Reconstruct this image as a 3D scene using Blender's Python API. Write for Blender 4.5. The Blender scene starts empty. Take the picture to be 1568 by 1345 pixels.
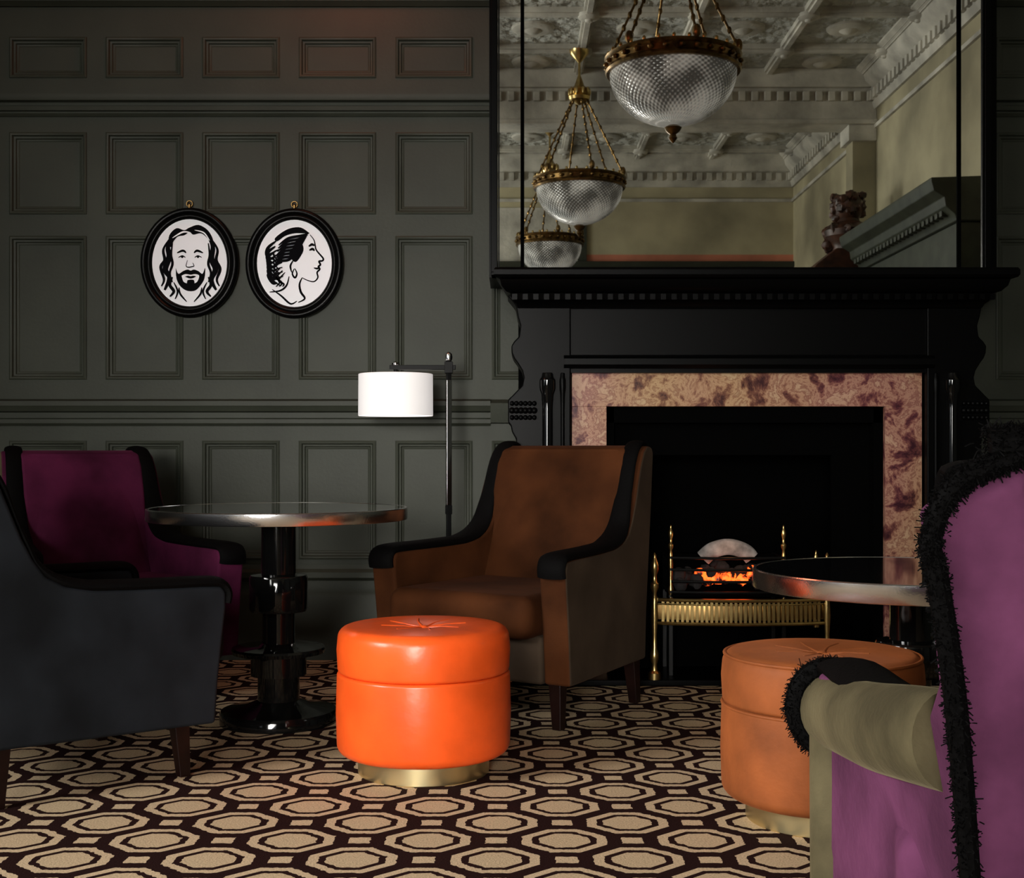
import bpy, bmesh, math, random
from mathutils import Vector, Matrix
random.seed(4)
S = bpy.context.scene
try:
    S.view_settings.view_transform = 'Standard'
    S.view_settings.look = 'None'
except Exception as e:
    print(e)

# ------------------------------------------------------------ materials
def mat(name, col, rough=0.5, metal=0.0, var=0.0, vscale=8.0, bump=0.0, bscale=40.0, sheen=0.0, spec=0.5, coat=0.0, emit=None, estr=0.0, col2=None):
    m = bpy.data.materials.new(name); m.use_nodes = True
    nt = m.node_tree; N = nt.nodes; L = nt.links
    b = N['Principled BSDF']
    b.inputs['Base Color'].default_value = (*col, 1)
    b.inputs['Roughness'].default_value = rough
    b.inputs['Metallic'].default_value = metal
    b.inputs['Specular IOR Level'].default_value = spec
    if coat: 
        b.inputs['Coat Weight'].default_value = coat
        b.inputs['Coat Roughness'].default_value = 0.08
    if sheen:
        b.inputs['Sheen Weight'].default_value = sheen
        b.inputs['Sheen Roughness'].default_value = 0.35
        b.inputs['Sheen Tint'].default_value = (min(1, col[0]*3+.03), min(1, col[1]*3+.03), min(1, col[2]*3+.03), 1)
    if emit:
        b.inputs['Emission Color'].default_value = (*emit, 1)
        b.inputs['Emission Strength'].default_value = estr
    tc = N.new('ShaderNodeTexCoord')
    if var > 0 or col2:
        n = N.new('ShaderNodeTexNoise'); n.inputs['Scale'].default_value = vscale; n.inputs['Detail'].default_value = 6
        L.new(tc.outputs['Object'], n.inputs['Vector'])
        r = N.new('ShaderNodeValToRGB')
        c2 = col2 if col2 else tuple(min(1, c*(1+var)) for c in col)
        c1 = col if col2 else tuple(c*(1-var) for c in col)
        r.color_ramp.elements[0].position = .35; r.color_ramp.elements[1].position = .65
        r.color_ramp.elements[0].color = (*c1, 1); r.color_ramp.elements[1].color = (*c2, 1)
        L.new(n.outputs['Fac'], r.inputs['Fac']); L.new(r.outputs['Color'], b.inputs['Base Color'])
    if bump > 0:
        n2 = N.new('ShaderNodeTexNoise'); n2.inputs['Scale'].default_value = bscale; n2.inputs['Detail'].default_value = 4
        L.new(tc.outputs['Object'], n2.inputs['Vector'])
        bp = N.new('ShaderNodeBump'); bp.inputs['Strength'].default_value = bump; bp.inputs['Distance'].default_value = 0.01
        L.new(n2.outputs['Fac'], bp.inputs['Height']); L.new(bp.outputs['Normal'], b.inputs['Normal'])
    return m

M = {}
M['wall'] = mat('panel_paint_green', (.036, .040, .029), .50, var=.12, vscale=3, bump=.08, bscale=60, spec=.20)
M['mantel'] = mat('mantel_black_lacquer', (.0014, .0014, .0014), .34, spec=.05)
M['black'] = mat('black_metal', (.004, .004, .004), .35, spec=.2)
M['soot'] = mat('soot_black', (.001, .001, .001), .95, spec=.02)
M['gloss'] = mat('black_gloss', (.003, .003, .003), .07, spec=.4)
M['satin'] = mat('satin_black_metal', (.004, .004, .004), .45, spec=.08)
M['frameblk'] = mat('black_frame_paint', (.002, .002, .002), .3, spec=.12)
M['glasstop'] = mat('black_glass_top', (.008, .009, .010), .04, coat=1)
M['steel'] = mat('brushed_steel', (.90, .91, .93), .19, 1.0, bump=.05, bscale=200)
M['chrome'] = mat('dark_chrome', (.45, .42, .41), .12, 1.0)
M['brass'] = mat('brass', (.55, .40, .16), .28, 1.0, var=.12, vscale=30)
M['satinbrass'] = mat('satin_brass', (.72, .60, .33), .34, 1.0)
M['bronze'] = mat('aged_brass', (.18, .11, .04), .35, 1.0, var=.5, vscale=20)
M['orange'] = mat('orange_leather', (.80, .092, .012), .30, var=.16, vscale=5, bump=.32, bscale=9, spec=.42)
M['tan'] = mat('tan_suede', (.27, .074, .019), .62, var=.30, vscale=5, bump=.1, bscale=60, sheen=.15, spec=.22)
M['brown'] = mat('brown_velvet', (.046, .0145, .0046), .85, var=.50, vscale=3.2, sheen=.12, bump=.1, bscale=90, spec=.07)
M['brownout'] = mat('taupe_velvet', (.046, .031, .020), .8, var=.25, vscale=5, sheen=.12, spec=.10)
M['purple'] = mat('purple_velvet', (.064, .0085, .031), .85, var=.48, vscale=4, sheen=.2, bump=.1, bscale=90, spec=.08)
M['magenta'] = mat('mauve_velvet', (.110, .032, .076), .88, var=.42, vscale=5, sheen=.3, bump=.3, bscale=45, spec=.08)
M['olive'] = mat('olive_velvet', (.082, .068, .036), .8, var=.42, vscale=7, sheen=.35, bump=.2, bscale=70, spec=.10)
M['navy'] = mat('charcoal_velvet', (.0072, .0085, .0108), .75, var=.5, vscale=4, sheen=.05, spec=.12)
M['navyback'] = mat('slate_velvet', (.06, .075, .10), .75, var=.2, vscale=5, sheen=.2)
M['trim'] = mat('black_trim_velvet', (.0015, .0013, .0013), .75, spec=.06, bump=.2, bscale=120)
M['wood'] = mat('mahogany', (.009, .003, .0022), .35, var=.3, vscale=15, spec=.22)
M['carved'] = mat('carved_red_wood', (.055, .020, .010), .45, var=.6, vscale=12)
M['shade'] = mat('lamp_shade_white', (.82, .79, .77), .7, emit=(1, .94, .92), estr=.44)
M['plaster'] = mat('plaster_ceiling', (.46, .445, .39), .7, var=.35, vscale=2.5, bump=.5, bscale=25)
M['cream'] = mat('upper_wall_cream', (.36, .325, .21), .7, var=.35, vscale=1.0)
M['glowband'] = mat('painted_glow_band', (.58, .20, .12), .7, var=.2, vscale=2)  # warm glow above the rear wainscot, put into the wall colour
M['green2'] = mat('overmantel_green', (.036, .044, .030), .5, var=.3, vscale=6)
M['white'] = mat('print_white', (.92, .92, .97), .45, emit=None)
M['ink'] = mat('print_ink', (.003, .003, .004), .8, spec=.05)
M['coal'] = mat('coal', (.01, .008, .008), .9)
M['ash'] = mat('pale_ash_log', (.27, .25, .24), .9, var=.4, vscale=20, bump=.5, bscale=30)
M['mirror'] = mat('mirror_silver', (.84, .84, .79), .012, 1.0)
M['pane'] = mat('window_pane', (.5, .55, .6), .3, emit=(.8, .9, 1), estr=.7)

def ember():
    m = bpy.data.materials.new('glowing_ember'); m.use_nodes = True
    nt = m.node_tree; b = nt.nodes['Principled BSDF']
    b.inputs['Base Color'].default_value = (.02, .01, .01, 1)
    tc = nt.nodes.new('ShaderNodeTexCoord'); n = nt.nodes.new('ShaderNodeTexNoise'); n.inputs['Scale'].default_value = 28
    r = nt.nodes.new('ShaderNodeValToRGB')
    r.color_ramp.elements[0].position = .44; r.color_ramp.elements[0].color = (0, 0, 0, 1)
    r.color_ramp.elements[1].position = .6; r.color_ramp.elements[1].color = (1, .09, .01, 1)
    nt.links.new(tc.outputs['Object'], n.inputs['Vector']); nt.links.new(n.outputs['Fac'], r.inputs['Fac'])
    nt.links.new(r.outputs['Color'], b.inputs['Emission Color']); b.inputs['Emission Strength'].default_value = 4
    return m
M['ember'] = ember()

def marble():
    m = bpy.data.materials.new('pink_breccia_marble'); m.use_nodes = True
    nt = m.node_tree; N = nt.nodes; L = nt.links; b = N['Principled BSDF']
    b.inputs['Roughness'].default_value = .3; b.inputs['Specular IOR Level'].default_value = .12
    tc = N.new('ShaderNodeTexCoord')
    n0 = N.new('ShaderNodeTexNoise'); n0.inputs['Scale'].default_value = 9; n0.inputs['Detail'].default_value = 12
    n0.inputs['Distortion'].default_value = .35; n0.inputs['Roughness'].default_value = .68
    L.new(tc.outputs['Object'], n0.inputs['Vector'])
    def ramp(cols):
        r = N.new('ShaderNodeValToRGB'); c = r.color_ramp
        c.elements[0].position = cols[0][0]; c.elements[0].color = (*cols[0][1], 1)
        c.elements[1].position = cols[-1][0]; c.elements[1].color = (*cols[-1][1], 1)
        for p, q in cols[1:-1]: c.elements.new(p).color = (*q, 1)
        L.new(n0.outputs['Fac'], r.inputs['Fac']); return r
    ra = ramp([(.36, (.030, .008, .014)), (.43, (.11, .032, .036)), (.47, (.24, .10, .075)), (.51, (.40, .215, .15)), (.55, (.20, .075, .06)), (.60, (.46, .28, .19)), (.70, (.30, .15, .10))])
    rb = ramp([(.36, (.05, .018, .014)), (.43, (.17, .075, .038)), (.48, (.34, .20, .10)), (.52, (.44, .29, .15)), (.55, (.24, .12, .06)), (.61, (.46, .33, .18)), (.70, (.30, .18, .09))])
    low = N.new('ShaderNodeTexNoise'); low.inputs['Scale'].default_value = 1.1
    L.new(tc.outputs['Object'], low.inputs['Vector'])
    mr = N.new('ShaderNodeMapRange'); mr.inputs[1].default_value = .42; mr.inputs[2].default_value = .6
    L.new(low.outputs['Fac'], mr.inputs[0])
    mx = N.new('ShaderNodeMix'); mx.data_type = 'RGBA'
    L.new(mr.outputs[0], mx.inputs['Factor']); L.new(ra.outputs['Color'], mx.inputs[6]); L.new(rb.outputs['Color'], mx.inputs[7])
    L.new(mx.outputs[2], b.inputs['Base Color'])
    return m
M['marble'] = marble()

def glassbowl():
    m = bpy.data.materials.new('ribbed_crystal'); m.use_nodes = True
    nt = m.node_tree; N = nt.nodes; L = nt.links; b = N['Principled BSDF']
    b.inputs['Roughness'].default_value = .10
    b.inputs['Transmission Weight'].default_value = .25; b.inputs['IOR'].default_value = 1.45
    b.inputs['Emission Color'].default_value = (1, .97, .9, 1)
    tc = N.new('ShaderNodeTexCoord')
    sp = N.new('ShaderNodeSeparateXYZ'); L.new(tc.outputs['Object'], sp.inputs[0])
    def mth(op, a, c=None):
        n = N.new('ShaderNodeMath'); n.operation = op
        for i, v in enumerate((a, c)):
            if v is None: continue
            if isinstance(v, (int, float)): n.inputs[i].default_value = v
            else: L.new(v, n.inputs[i])
        return n.outputs[0]
    an = mth('MULTIPLY', mth('ARCTAN2', sp.outputs['Y'], sp.outputs['X']), 60)
    zz = mth('MULTIPLY', sp.outputs['Z'], 210)
    h = mth('ADD', mth('SINE', mth('ADD', an, zz)), mth('SINE', mth('SUBTRACT', an, zz)))
    bp = N.new('ShaderNodeBump'); bp.inputs['Strength'].default_value = .8; bp.inputs['Distance'].default_value = .006
    L.new(h, bp.inputs['Height']); L.new(bp.outputs['Normal'], b.inputs['Normal'])
    nz = N.new('ShaderNodeTexNoise'); nz.inputs['Scale'].default_value = 4; L.new(tc.outputs['Object'], nz.inputs['Vector'])
    r = N.new('ShaderNodeValToRGB'); r.color_ramp.elements[0].color = (.13, .125, .11, 1); r.color_ramp.elements[1].color = (.92, .92, .88, 1)
    r.color_ramp.elements[0].position = .2; r.color_ramp.elements[1].position = .85
    nn = mth('ADD', mth('MULTIPLY', mth('SUBTRACT', nz.outputs['Fac'], .5), 2.4), .5)
    L.new(mth('ADD', mth('MULTIPLY', h, .14), nn), r.inputs['Fac']); L.new(r.outputs['Color'], b.inputs['Base Color'])
    L.new(mth('MULTIPLY', r.outputs['Color'], .18), b.inputs['Emission Strength'])
    return m
M['bowl'] = glassbowl()

def ornate():
    m = bpy.data.materials.new('ornate_plaster'); m.use_nodes = True
    nt = m.node_tree; N = nt.nodes; L = nt.links; b = N['Principled BSDF']
    b.inputs['Base Color'].default_value = (.48, .485, .44, 1); b.inputs['Roughness'].default_value = .6
    tc = N.new('ShaderNodeTexCoord')
    v = N.new('ShaderNodeTexVoronoi'); v.inputs['Scale'].default_value = 9; v.feature = 'SMOOTH_F1'
    n = N.new('ShaderNodeTexNoise'); n.inputs['Scale'].default_value = 12; n.inputs['Detail'].default_value = 6
    ma = N.new('ShaderNodeMath'); ma.operation = 'ADD'
    L.new(tc.outputs['Object'], v.inputs['Vector']); L.new(tc.outputs['Object'], n.inputs['Vector'])
    L.new(v.outputs['Distance'], ma.inputs[0]); L.new(n.outputs['Fac'], ma.inputs[1])
    bp = N.new('ShaderNodeBump'); bp.inputs['Strength'].default_value = 1; bp.inputs['Distance'].default_value = .11
    L.new(ma.outputs[0], bp.inputs['Height']); L.new(bp.outputs['Normal'], b.inputs['Normal'])
    return m
M['ornate'] = ornate()

CARPET_S = .343; CARPET_SY = .305; CARPET_OX = .04; CARPET_OY = 0
def carpet():
    m = bpy.data.materials.new('octagon_carpet'); m.use_nodes = True
    nt = m.node_tree; N = nt.nodes; L = nt.links; b = N['Principled BSDF']
    b.inputs['Roughness'].default_value = .95; b.inputs['Specular IOR Level'].default_value = .05
    geo = N.new('ShaderNodeNewGeometry')
    sep = N.new('ShaderNodeSeparateXYZ'); L.new(geo.outputs['Position'], sep.inputs[0])
    def mth(op, a, b_=None, c=None):
        n = N.new('ShaderNodeMath'); n.operation = op
        for i, v in enumerate((a, b_, c)):
            if v is None: continue
            if isinstance(v, (int, float)): n.inputs[i].default_value = v
            else: L.new(v, n.inputs[i])
        return n.outputs[0]
    P = CARPET_S; PY = CARPET_SY
    wob = N.new('ShaderNodeTexNoise'); wob.inputs['Scale'].default_value = 60; L.new(geo.outputs['Position'], wob.inputs['Vector'])
    wv = mth('MULTIPLY', mth('SUBTRACT', wob.outputs['Fac'], .5), .012)
    def fold(o, off, per):
        t = mth('DIVIDE', mth('ADD', mth('ADD', o, wv), off), per)
        t = mth('FRACT', mth('ADD', t, 100.5))
        return mth('ABSOLUTE', mth('SUBTRACT', t, .5))
    u = fold(sep.outputs['X'], CARPET_OX, P); v = fold(sep.outputs['Y'], CARPET_OY, PY)
    g = mth('GREATER_THAN', mth('ADD', u, v), .5)
    def sel(a):
        return mth('ADD', mth('MULTIPLY', a, mth('SUBTRACT', 1, g)), mth('MULTIPLY', mth('SUBTRACT', .5, a), g))
    u2 = sel(u); v2 = sel(v)
    T = .37
    mm = mth('MAXIMUM', mth('DIVIDE', mth('ADD', u2, v2), .5), mth('DIVIDE', mth('MAXIMUM', u2, v2), T))
    q = mth('MAXIMUM', mth('SUBTRACT', .5, mth('MAXIMUM', u2, v2)), mth('MINIMUM', u2, v2))
    insq = mth('LESS_THAN', q, .078)
    ring = mth('MULTIPLY', mth('GREATER_THAN', mm, .64), mth('LESS_THAN', mm, .84))
    fill = mth('LESS_THAN', mm, .50)
    light = mth('MAXIMUM', ring, insq)
    mx1 = N.new('ShaderNodeMix'); mx1.data_type = 'RGBA'; L.new(light, mx1.inputs['Factor'])
    mx1.inputs[6].default_value = (.022, .0085, .0075, 1); mx1.inputs[7].default_value = (.64, .48, .305, 1)
    mx2 = N.new('ShaderNodeMix'); mx2.data_type = 'RGBA'; L.new(fill, mx2.inputs['Factor'])
    L.new(mx1.outputs[2], mx2.inputs[6]); mx2.inputs[7].default_value = (.60, .45, .28, 1)
    n = N.new('ShaderNodeTexNoise'); n.inputs['Scale'].default_value = 200; n.inputs['Detail'].default_value = 3
    L.new(geo.outputs['Position'], n.inputs['Vector'])
    r = N.new('ShaderNodeMapRange'); r.inputs[3].default_value = .35; r.inputs[4].default_value = 1.45
    L.new(n.outputs['Fac'], r.inputs[0])
    mul = N.new('ShaderNodeMix'); mul.data_type = 'RGBA'; mul.blend_type = 'MULTIPLY'; mul.inputs['Factor'].default_value = 1
    L.new(mx2.outputs[2], mul.inputs[6]); L.new(r.outputs[0], mul.inputs[7])
    L.new(mul.outputs[2], b.inputs['Base Color'])
    bp = N.new('ShaderNodeBump'); bp.inputs['Strength'].default_value = .4; bp.inputs['Distance'].default_value = .004
    L.new(n.outputs['Fac'], bp.inputs['Height']); L.new(bp.outputs['Normal'], b.inputs['Normal'])
    return m
M['carpet'] = carpet()

# ------------------------------------------------------------ mesh builder
class MB:
    def __init__(s): s.v = []; s.f = []; s.m = []; s.mats = []
    def mi(s, k):
        if k not in s.mats: s.mats.append(k)
        return s.mats.index(k)
    def box(s, x0, x1, y0, y1, z0, z1, k):
        b = len(s.v); i = s.mi(k)
        for x in (x0, x1):
            for y in (y0, y1):
                for z in (z0, z1): s.v.append((x, y, z))
        for f in ((0, 1, 3, 2), (4, 6, 7, 5), (0, 4, 5, 1), (2, 3, 7, 6), (0, 2, 6, 4), (1, 5, 7, 3)):
            s.f.append([b+q for q in f]); s.m.append(i)
    def lathe(s, prof, k, seg=48, c=(0, 0, 0), ks=None, sx=1, sy=1):
        b = len(s.v); n = len(prof)
        for r, z in prof:
            for j in range(seg):
                a = 2*math.pi*j/seg
                s.v.append((c[0]+r*sx*math.cos(a), c[1]+r*sy*math.sin(a), c[2]+z))
        for i in range(n-1):
            kk = ks[i] if ks else k
            for j in range(seg):
                j2 = (j+1) % seg
                s.f.append([b+i*seg+j, b+i*seg+j2, b+(i+1)*seg+j2, b+(i+1)*seg+j]); s.m.append(s.mi(kk))
        if prof[0][0] > 1e-4: s.f.append([b+j for j in range(seg)]); s.m.append(s.mi(ks[0] if ks else k))
        if prof[-1][0] > 1e-4: s.f.append([b+(n-1)*seg+j for j in range(seg)]); s.m.append(s.mi(ks[-1] if ks else k))
    def prism(s, pts, fn0, fn1, k, k0=None, k1=None):
        b = len(s.v); n = len(pts)
        for p in pts: s.v.append(fn0(*p))
        for p in pts: s.v.append(fn1(*p))
        s.f.append([b+i for i in range(n)]); s.m.append(s.mi(k0 or k))
        s.f.append([b+n+i for i in reversed(range(n))]); s.m.append(s.mi(k1 or k))
        for i in range(n):
            j = (i+1) % n
            s.f.append([b+i, b+j, b+n+j, b+n+i]); s.m.append(s.mi(k))
    def extx(s, prof, x0, x1, k):
        s.prism(prof, lambda y, z: (x0, y, z), lambda y, z: (x1, y, z), k)
    def sweep(s, pts, k, a=.01, b=None, side=None, seg=12, taper=None):
        if b is None: b = a
        pts = [Vector(p) for p in pts]; n = len(pts); base = len(s.v)
        prev = None
        for i, p in enumerate(pts):
            t = (pts[min(i+1, n-1)]-pts[max(i-1, 0)]).normalized()
            if side: sd = Vector(side)
            else:
                sd = prev if prev is not None else (Vector((0, 0, 1)) if abs(t.z) < .9 else Vector((1, 0, 0)))
            sd = (sd-t*sd.dot(t)).normalized(); prev = sd
            nn = t.cross(sd)
            w = taper[i] if taper else 1
            for j in range(seg):
                an = 2*math.pi*j/seg
                s.v.append(tuple(p+sd*(a*w*math.cos(an))+nn*(b*w*math.sin(an))))
        for i in range(n-1):
            for j in range(seg):
                j2 = (j+1) % seg
                s.f.append([base+i*seg+j, base+i*seg+j2, base+(i+1)*seg+j2, base+(i+1)*seg+j]); s.m.append(s.mi(k))
        s.f.append([base+j for j in range(seg)]); s.m.append(s.mi(k))
        s.f.append([base+(n-1)*seg+j for j in range(seg)]); s.m.append(s.mi(k))
    def ball(s, c, r, k, seg=14, rings=9, sc=(1, 1, 1), jit=0):
        b = len(s.v)
        for i in range(1, rings):
            ph = math.pi*i/rings
            for j in range(seg):
                a = 2*math.pi*j/seg; q = 1+random.uniform(-jit, jit)
                s.v.append((c[0]+r*q*sc[0]*math.sin(ph)*math.cos(a), c[1]+r*q*sc[1]*math.sin(ph)*math.sin(a), c[2]+r*q*sc[2]*math.cos(ph)))
        t = len(s.v); s.v.append((c[0], c[1], c[2]+r*sc[2])); s.v.append((c[0], c[1], c[2]-r*sc[2]))
        for i in range(rings-2):
            for j in range(seg):
                j2 = (j+1) % seg
                s.f.append([b+i*seg+j, b+i*seg+j2, b+(i+1)*seg+j2, b+(i+1)*seg+j]); s.m.append(s.mi(k))
        for j in range(seg):
            j2 = (j+1) % seg
            s.f.append([t, b+j2, b+j]); s.m.append(s.mi(k))
            s.f.append([t+1, b+(rings-2)*seg+j, b+(rings-2)*seg+j2]); s.m.append(s.mi(k))
    def rings(s, x0, x1, z0, z1, y, prof, k):
        b = len(s.v)
        for ins, pr in prof:
            for x, z in ((x0+ins, z0+ins), (x1-ins, z0+ins), (x1-ins, z1-ins), (x0+ins, z1-ins)):
                s.v.append((x, y-pr, z))
        for i in range(len(prof)-1):
            for j in range(4):
                j2 = (j+1) % 4
                s.f.append([b+i*4+j, b+i*4+j2, b+(i+1)*4+j2, b+(i+1)*4+j]); s.m.append(s.mi(k))
    def build(s, name, parent=None, bevel=0, seg=3, ang=35, sub=0, loc=None, rot=None):
        me = bpy.data.meshes.new(name); me.from_pydata(s.v, [], s.f)
        for k in s.mats: me.materials.append(M[k])
        for p, i in zip(me.polygons, s.m): p.material_index = i; p.use_smooth = True
        bm = bmesh.new(); bm.from_mesh(me); bmesh.ops.recalc_face_normals(bm, faces=bm.faces)
        if not bevel and not sub:
            for e in bm.edges:
                if len(e.link_faces) == 2 and e.calc_face_angle(0) > math.radians(ang): e.smooth = False
        bm.to_mesh(me); bm.free()
        o = bpy.data.objects.new(name, me); bpy.context.collection.objects.link(o)
        if parent: o.parent = parent
        if loc: o.location = loc
        if rot is not None: o.rotation_euler = (0, 0, rot)
        if bevel:
            md = o.modifiers.new('bevel', 'BEVEL'); md.width = bevel; md.segments = seg; md.limit_method = 'ANGLE'; md.angle_limit = math.radians(28)
            md2 = o.modifiers.new('wn', 'WEIGHTED_NORMAL')
        if sub:
            md = o.modifiers.new('sub', 'SUBSURF'); md.levels = sub; md.render_levels = sub
        return o

def empty(name, loc=(0, 0, 0), rot=0, sc=1):
    o = bpy.data.objects.new(name, None); bpy.context.collection.objects.link(o)
    o.location = loc; o.rotation_euler = (0, 0, rot); o.empty_display_size = .1; o.scale = (sc, sc, sc)
    return o

def cr(pts, n=6):
    P = [Vector(p) for p in pts]; out = []
    for i in range(len(P)-1):
        p0 = P[max(i-1, 0)]; p1 = P[i]; p2 = P[i+1]; p3 = P[min(i+2, len(P)-1)]
        for k in range(n):
            t = k/n
            out.append(.5*((2*p1)+(p2-p0)*t+(2*p0-5*p1+4*p2-p3)*t*t+(3*p1-p0-3*p2+p3)*t**3))
    out.append(P[-1]); return out

# ------------------------------------------------------------ room shell
XL, XR, YB, YF, ZC = -4.6, 3.85, -6.4, 6.0, 5.0
b = MB(); b.box(XL-.1, XR+.1, YB-.1, YF+.1, -.08, 0, 'carpet'); b.build('floor')
b = MB(); b.box(XL-.1, XR+.1, YB-.1, YF+.1, ZC, ZC+.08, 'ornate'); b.build('ceiling')
b = MB()
for i in range(12):
    y = YB+.6+i*1.05
    b.box(XL, XR, y-.05, y+.05, ZC-.05, ZC, 'plaster'); b.box(XL, XR, y-.025, y+.025, ZC-.075, ZC-.05, 'plaster')
for i in range(9):
    x = XL+.3+i*1.0
    b.box(x-.05, x+.05, YB, YF, ZC-.05, ZC, 'plaster'); b.box(x-.025, x+.025, YB, YF, ZC-.075, ZC-.05, 'plaster')
    for j in range(12):
        y = YB+.6+j*1.05
        b.lathe([(0, -.13), (.03, -.125), (.04, -.105), (.08, -.10), (.10, -.085), (.10, -.05)], 'plaster', 12, (x, y, ZC))
        b.lathe([(0, -.06), (.05, -.055), (.09, -.03), (.16, -.035), (.20, -.02), (.21, 0)], 'plaster', 16, (x+.5, y+.52, ZC))
b.build('trim_ceiling_ribs')

b = MB()
b.box(XL-.1, XR+.1, YF, YF+.1, 0, ZC, 'wall')
rows = [(.47, 1.026), (1.312, 1.986), (2.088, 2.472), (2.728, 2.919)]
PRF = [(0, .020), (0, .027), (.006, .030), (.013, .027), (.018, .016), (.026, .014), (.030, .006), (.036, .004), (.040, 0)]
pitch = .4525; pw = .362
cols = [(-1.905+pitch*k, -1.905+pitch*k+pw) for k in range(-5, 5)]
cols_r = [(2.27+pitch*k, 2.27+pitch*k+pw) for k in range(0, 3)]
xl, xr = -4.6, 3.85
zr = [0]+[q for r in rows for q in r]+[3.15]
for i in range(0, len(zr), 2): b.box(xl, xr, YF-.02, YF+.001, zr[i], zr[i+1], 'wall')
allc = cols+cols_r
for (z0, z1) in rows:
    px = xl
    for (x0, x1) in allc:
        b.box(px, x0, YF-.02, YF+.001, z0, z1, 'wall'); px = x1
    b.box(px, xr, YF-.02, YF+.001, z0, z1, 'wall')
    for (x0, x1) in allc: b.rings(x0, x1, z0, z1, YF, PRF, 'wall')
b.build('wall_back')
b = MB()
def rail(z0, z1, d, prof):
    pts = [(YF-.019, z0)]+[(YF-.02-d*p, z0+(z1-z0)*t) for t, p in prof]+[(YF-.019, z1)]
    b.extx(pts, -4.6, -.10, 'wall'); b.extx(pts, 2.13, 3.85, 'wall')
rail(2.545, 2.645, .06, [(0, .15), (.12, .35), (.2, .35), (.22, .6), (.4, .7), (.45, .5), (.6, .5), (.65, .9), (.8, 1), (.95, 1), (1, .7)])
rail(1.095, 1.22, .05, [(0, .2), (.1, .5), (.25, .5), (.3, .25), (.5, .25), (.55, .7), (.7, .9), (.75, 1), (.92, 1), (1, .6)])
rail(3.06, 3.3, .12, [(0, .1), (.08, .3), (.2, .35), (.25, .35), (.5, .5), (.8, 1), (1, 1)])
for i in range(130):
    x = -4.5+i*.0338
    if x < -.13: b.box(x, x+.02, YF-.075, YF-.02, 3.085, 3.11, 'wall')
b.extx([(YF-.019, 1.105), (YF-.05, 1.11), (YF-.06, 1.15), (YF-.07, 1.20), (YF-.019, 1.22)], -.10, .03, 'wall')
b.build('trim_1')
b = MB()
pts = [(YF-.019, 0), (YF-.045, 0), (YF-.045, .30), (YF-.04, .315), (YF-.032, .33), (YF-.032, .37), (YF-.05, .385), (YF-.05, .41), (YF-.03, .425), (YF-.025, .445), (YF-.019, .445)]
b.extx(pts, -4.6, .0, 'wall'); b.extx(pts, 2.05, 3.85, 'wall'); b.build('baseboard_back')

def wain(name, box_lo, box_hi):
    b = MB(); b.box(*box_lo, 'wall'); b.box(*box_hi, 'cream'); return b
b = wain('w', (XR, XR+.1, YB, YF, 0, 2.7), (XR, XR+.1, YB, YF, 2.7, ZC)); b.build('wall_right')
b = wain('w', (XL-.1, XL, YB, YF, 0, 2.7), (XL-.1, XL, YB, YF, 2.7, ZC)); b.build('wall_left')
b = MB(); b.box(XL, XR, YB-.1, YB, 0, 3.55, 'wall'); b.box(XL, XR, YB-.1, YB, 3.55, 3.66, 'glowband'); b.box(XL, XR, YB-.1, YB, 3.66, ZC, 'cream')
b.build('wall_rear')
b = MB()
b.box(XL, XR, YB, YB+.08, 3.48, 3.56, 'wall')
b.build('trim_2', bevel=.01)
b = MB(); b.box(.9, 1.02, YB+.001, YB+.03, 3.56, 4.38, 'wall'); b.box(-1.2, .9, YB+.001, YB+.015, 3.56, 4.3, 'plaster'); b.build('trim_3')
b = MB()
cp = [(0, ZC-.42), (.03, ZC-.42), (.05, ZC-.36), (.05, ZC-.22), (.14, ZC-.14), (.16, ZC-.07), (.24, ZC-.02), (.24, ZC), (0, ZC)]
b.prism([(YB+d, z) for d, z in cp], lambda y, z: (XL, y, z), lambda y, z: (XR, y, z), 'plaster')
b.prism([(XR-d, z) for d, z in cp], lambda x, z: (x, YB, z), lambda x, z: (x, YF, z), 'plaster')
b.prism([(XL+d, z) for d, z in cp], lambda x, z: (x, YB, z), lambda x, z: (x, YF, z), 'plaster')
for i in range(90):
    y = YB+.1+i*.135
    b.box(XR-.09, XR-.04, y, y+.07, ZC-.34, ZC-.24, 'plaster')
for i in range(62):
    x = XL+.1+i*.135
    b.box(x, x+.07, YB+.04, YB+.09, ZC-.34, ZC-.24, 'plaster')
b.box(XL, XR, YB, YB+.03, 4.38, 4.42, 'plaster'); b.box(XR-.03, XR, YB, YF, 4.38, 4.42, 'plaster')
b.build('trim_cornice')
b = MB()
yb = -2.5
b.box(XL, XR, yb-.25, yb+.1, 4.42, ZC, 'plaster')
b.box(XL, XR, yb+.1, yb+.16, 4.80, ZC, 'plaster'); b.box(XL, XR, yb+.1, yb+.14, 4.42, 4.47, 'plaster')
for i in range(62):
    x = XL+.1+i*.135
    b.box(x, x+.07, yb+.1, yb+.15, 4.66, 4.76, 'plaster')
b.box(3.60, XR, yb-.2, yb+.06, 0, 4.42, 'cream'); b.box(3.55, XR, yb-.25, yb+.1, 4.25, 4.42, 'plaster')
b.build('trim_beam', bevel=.008, seg=2)

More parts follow.
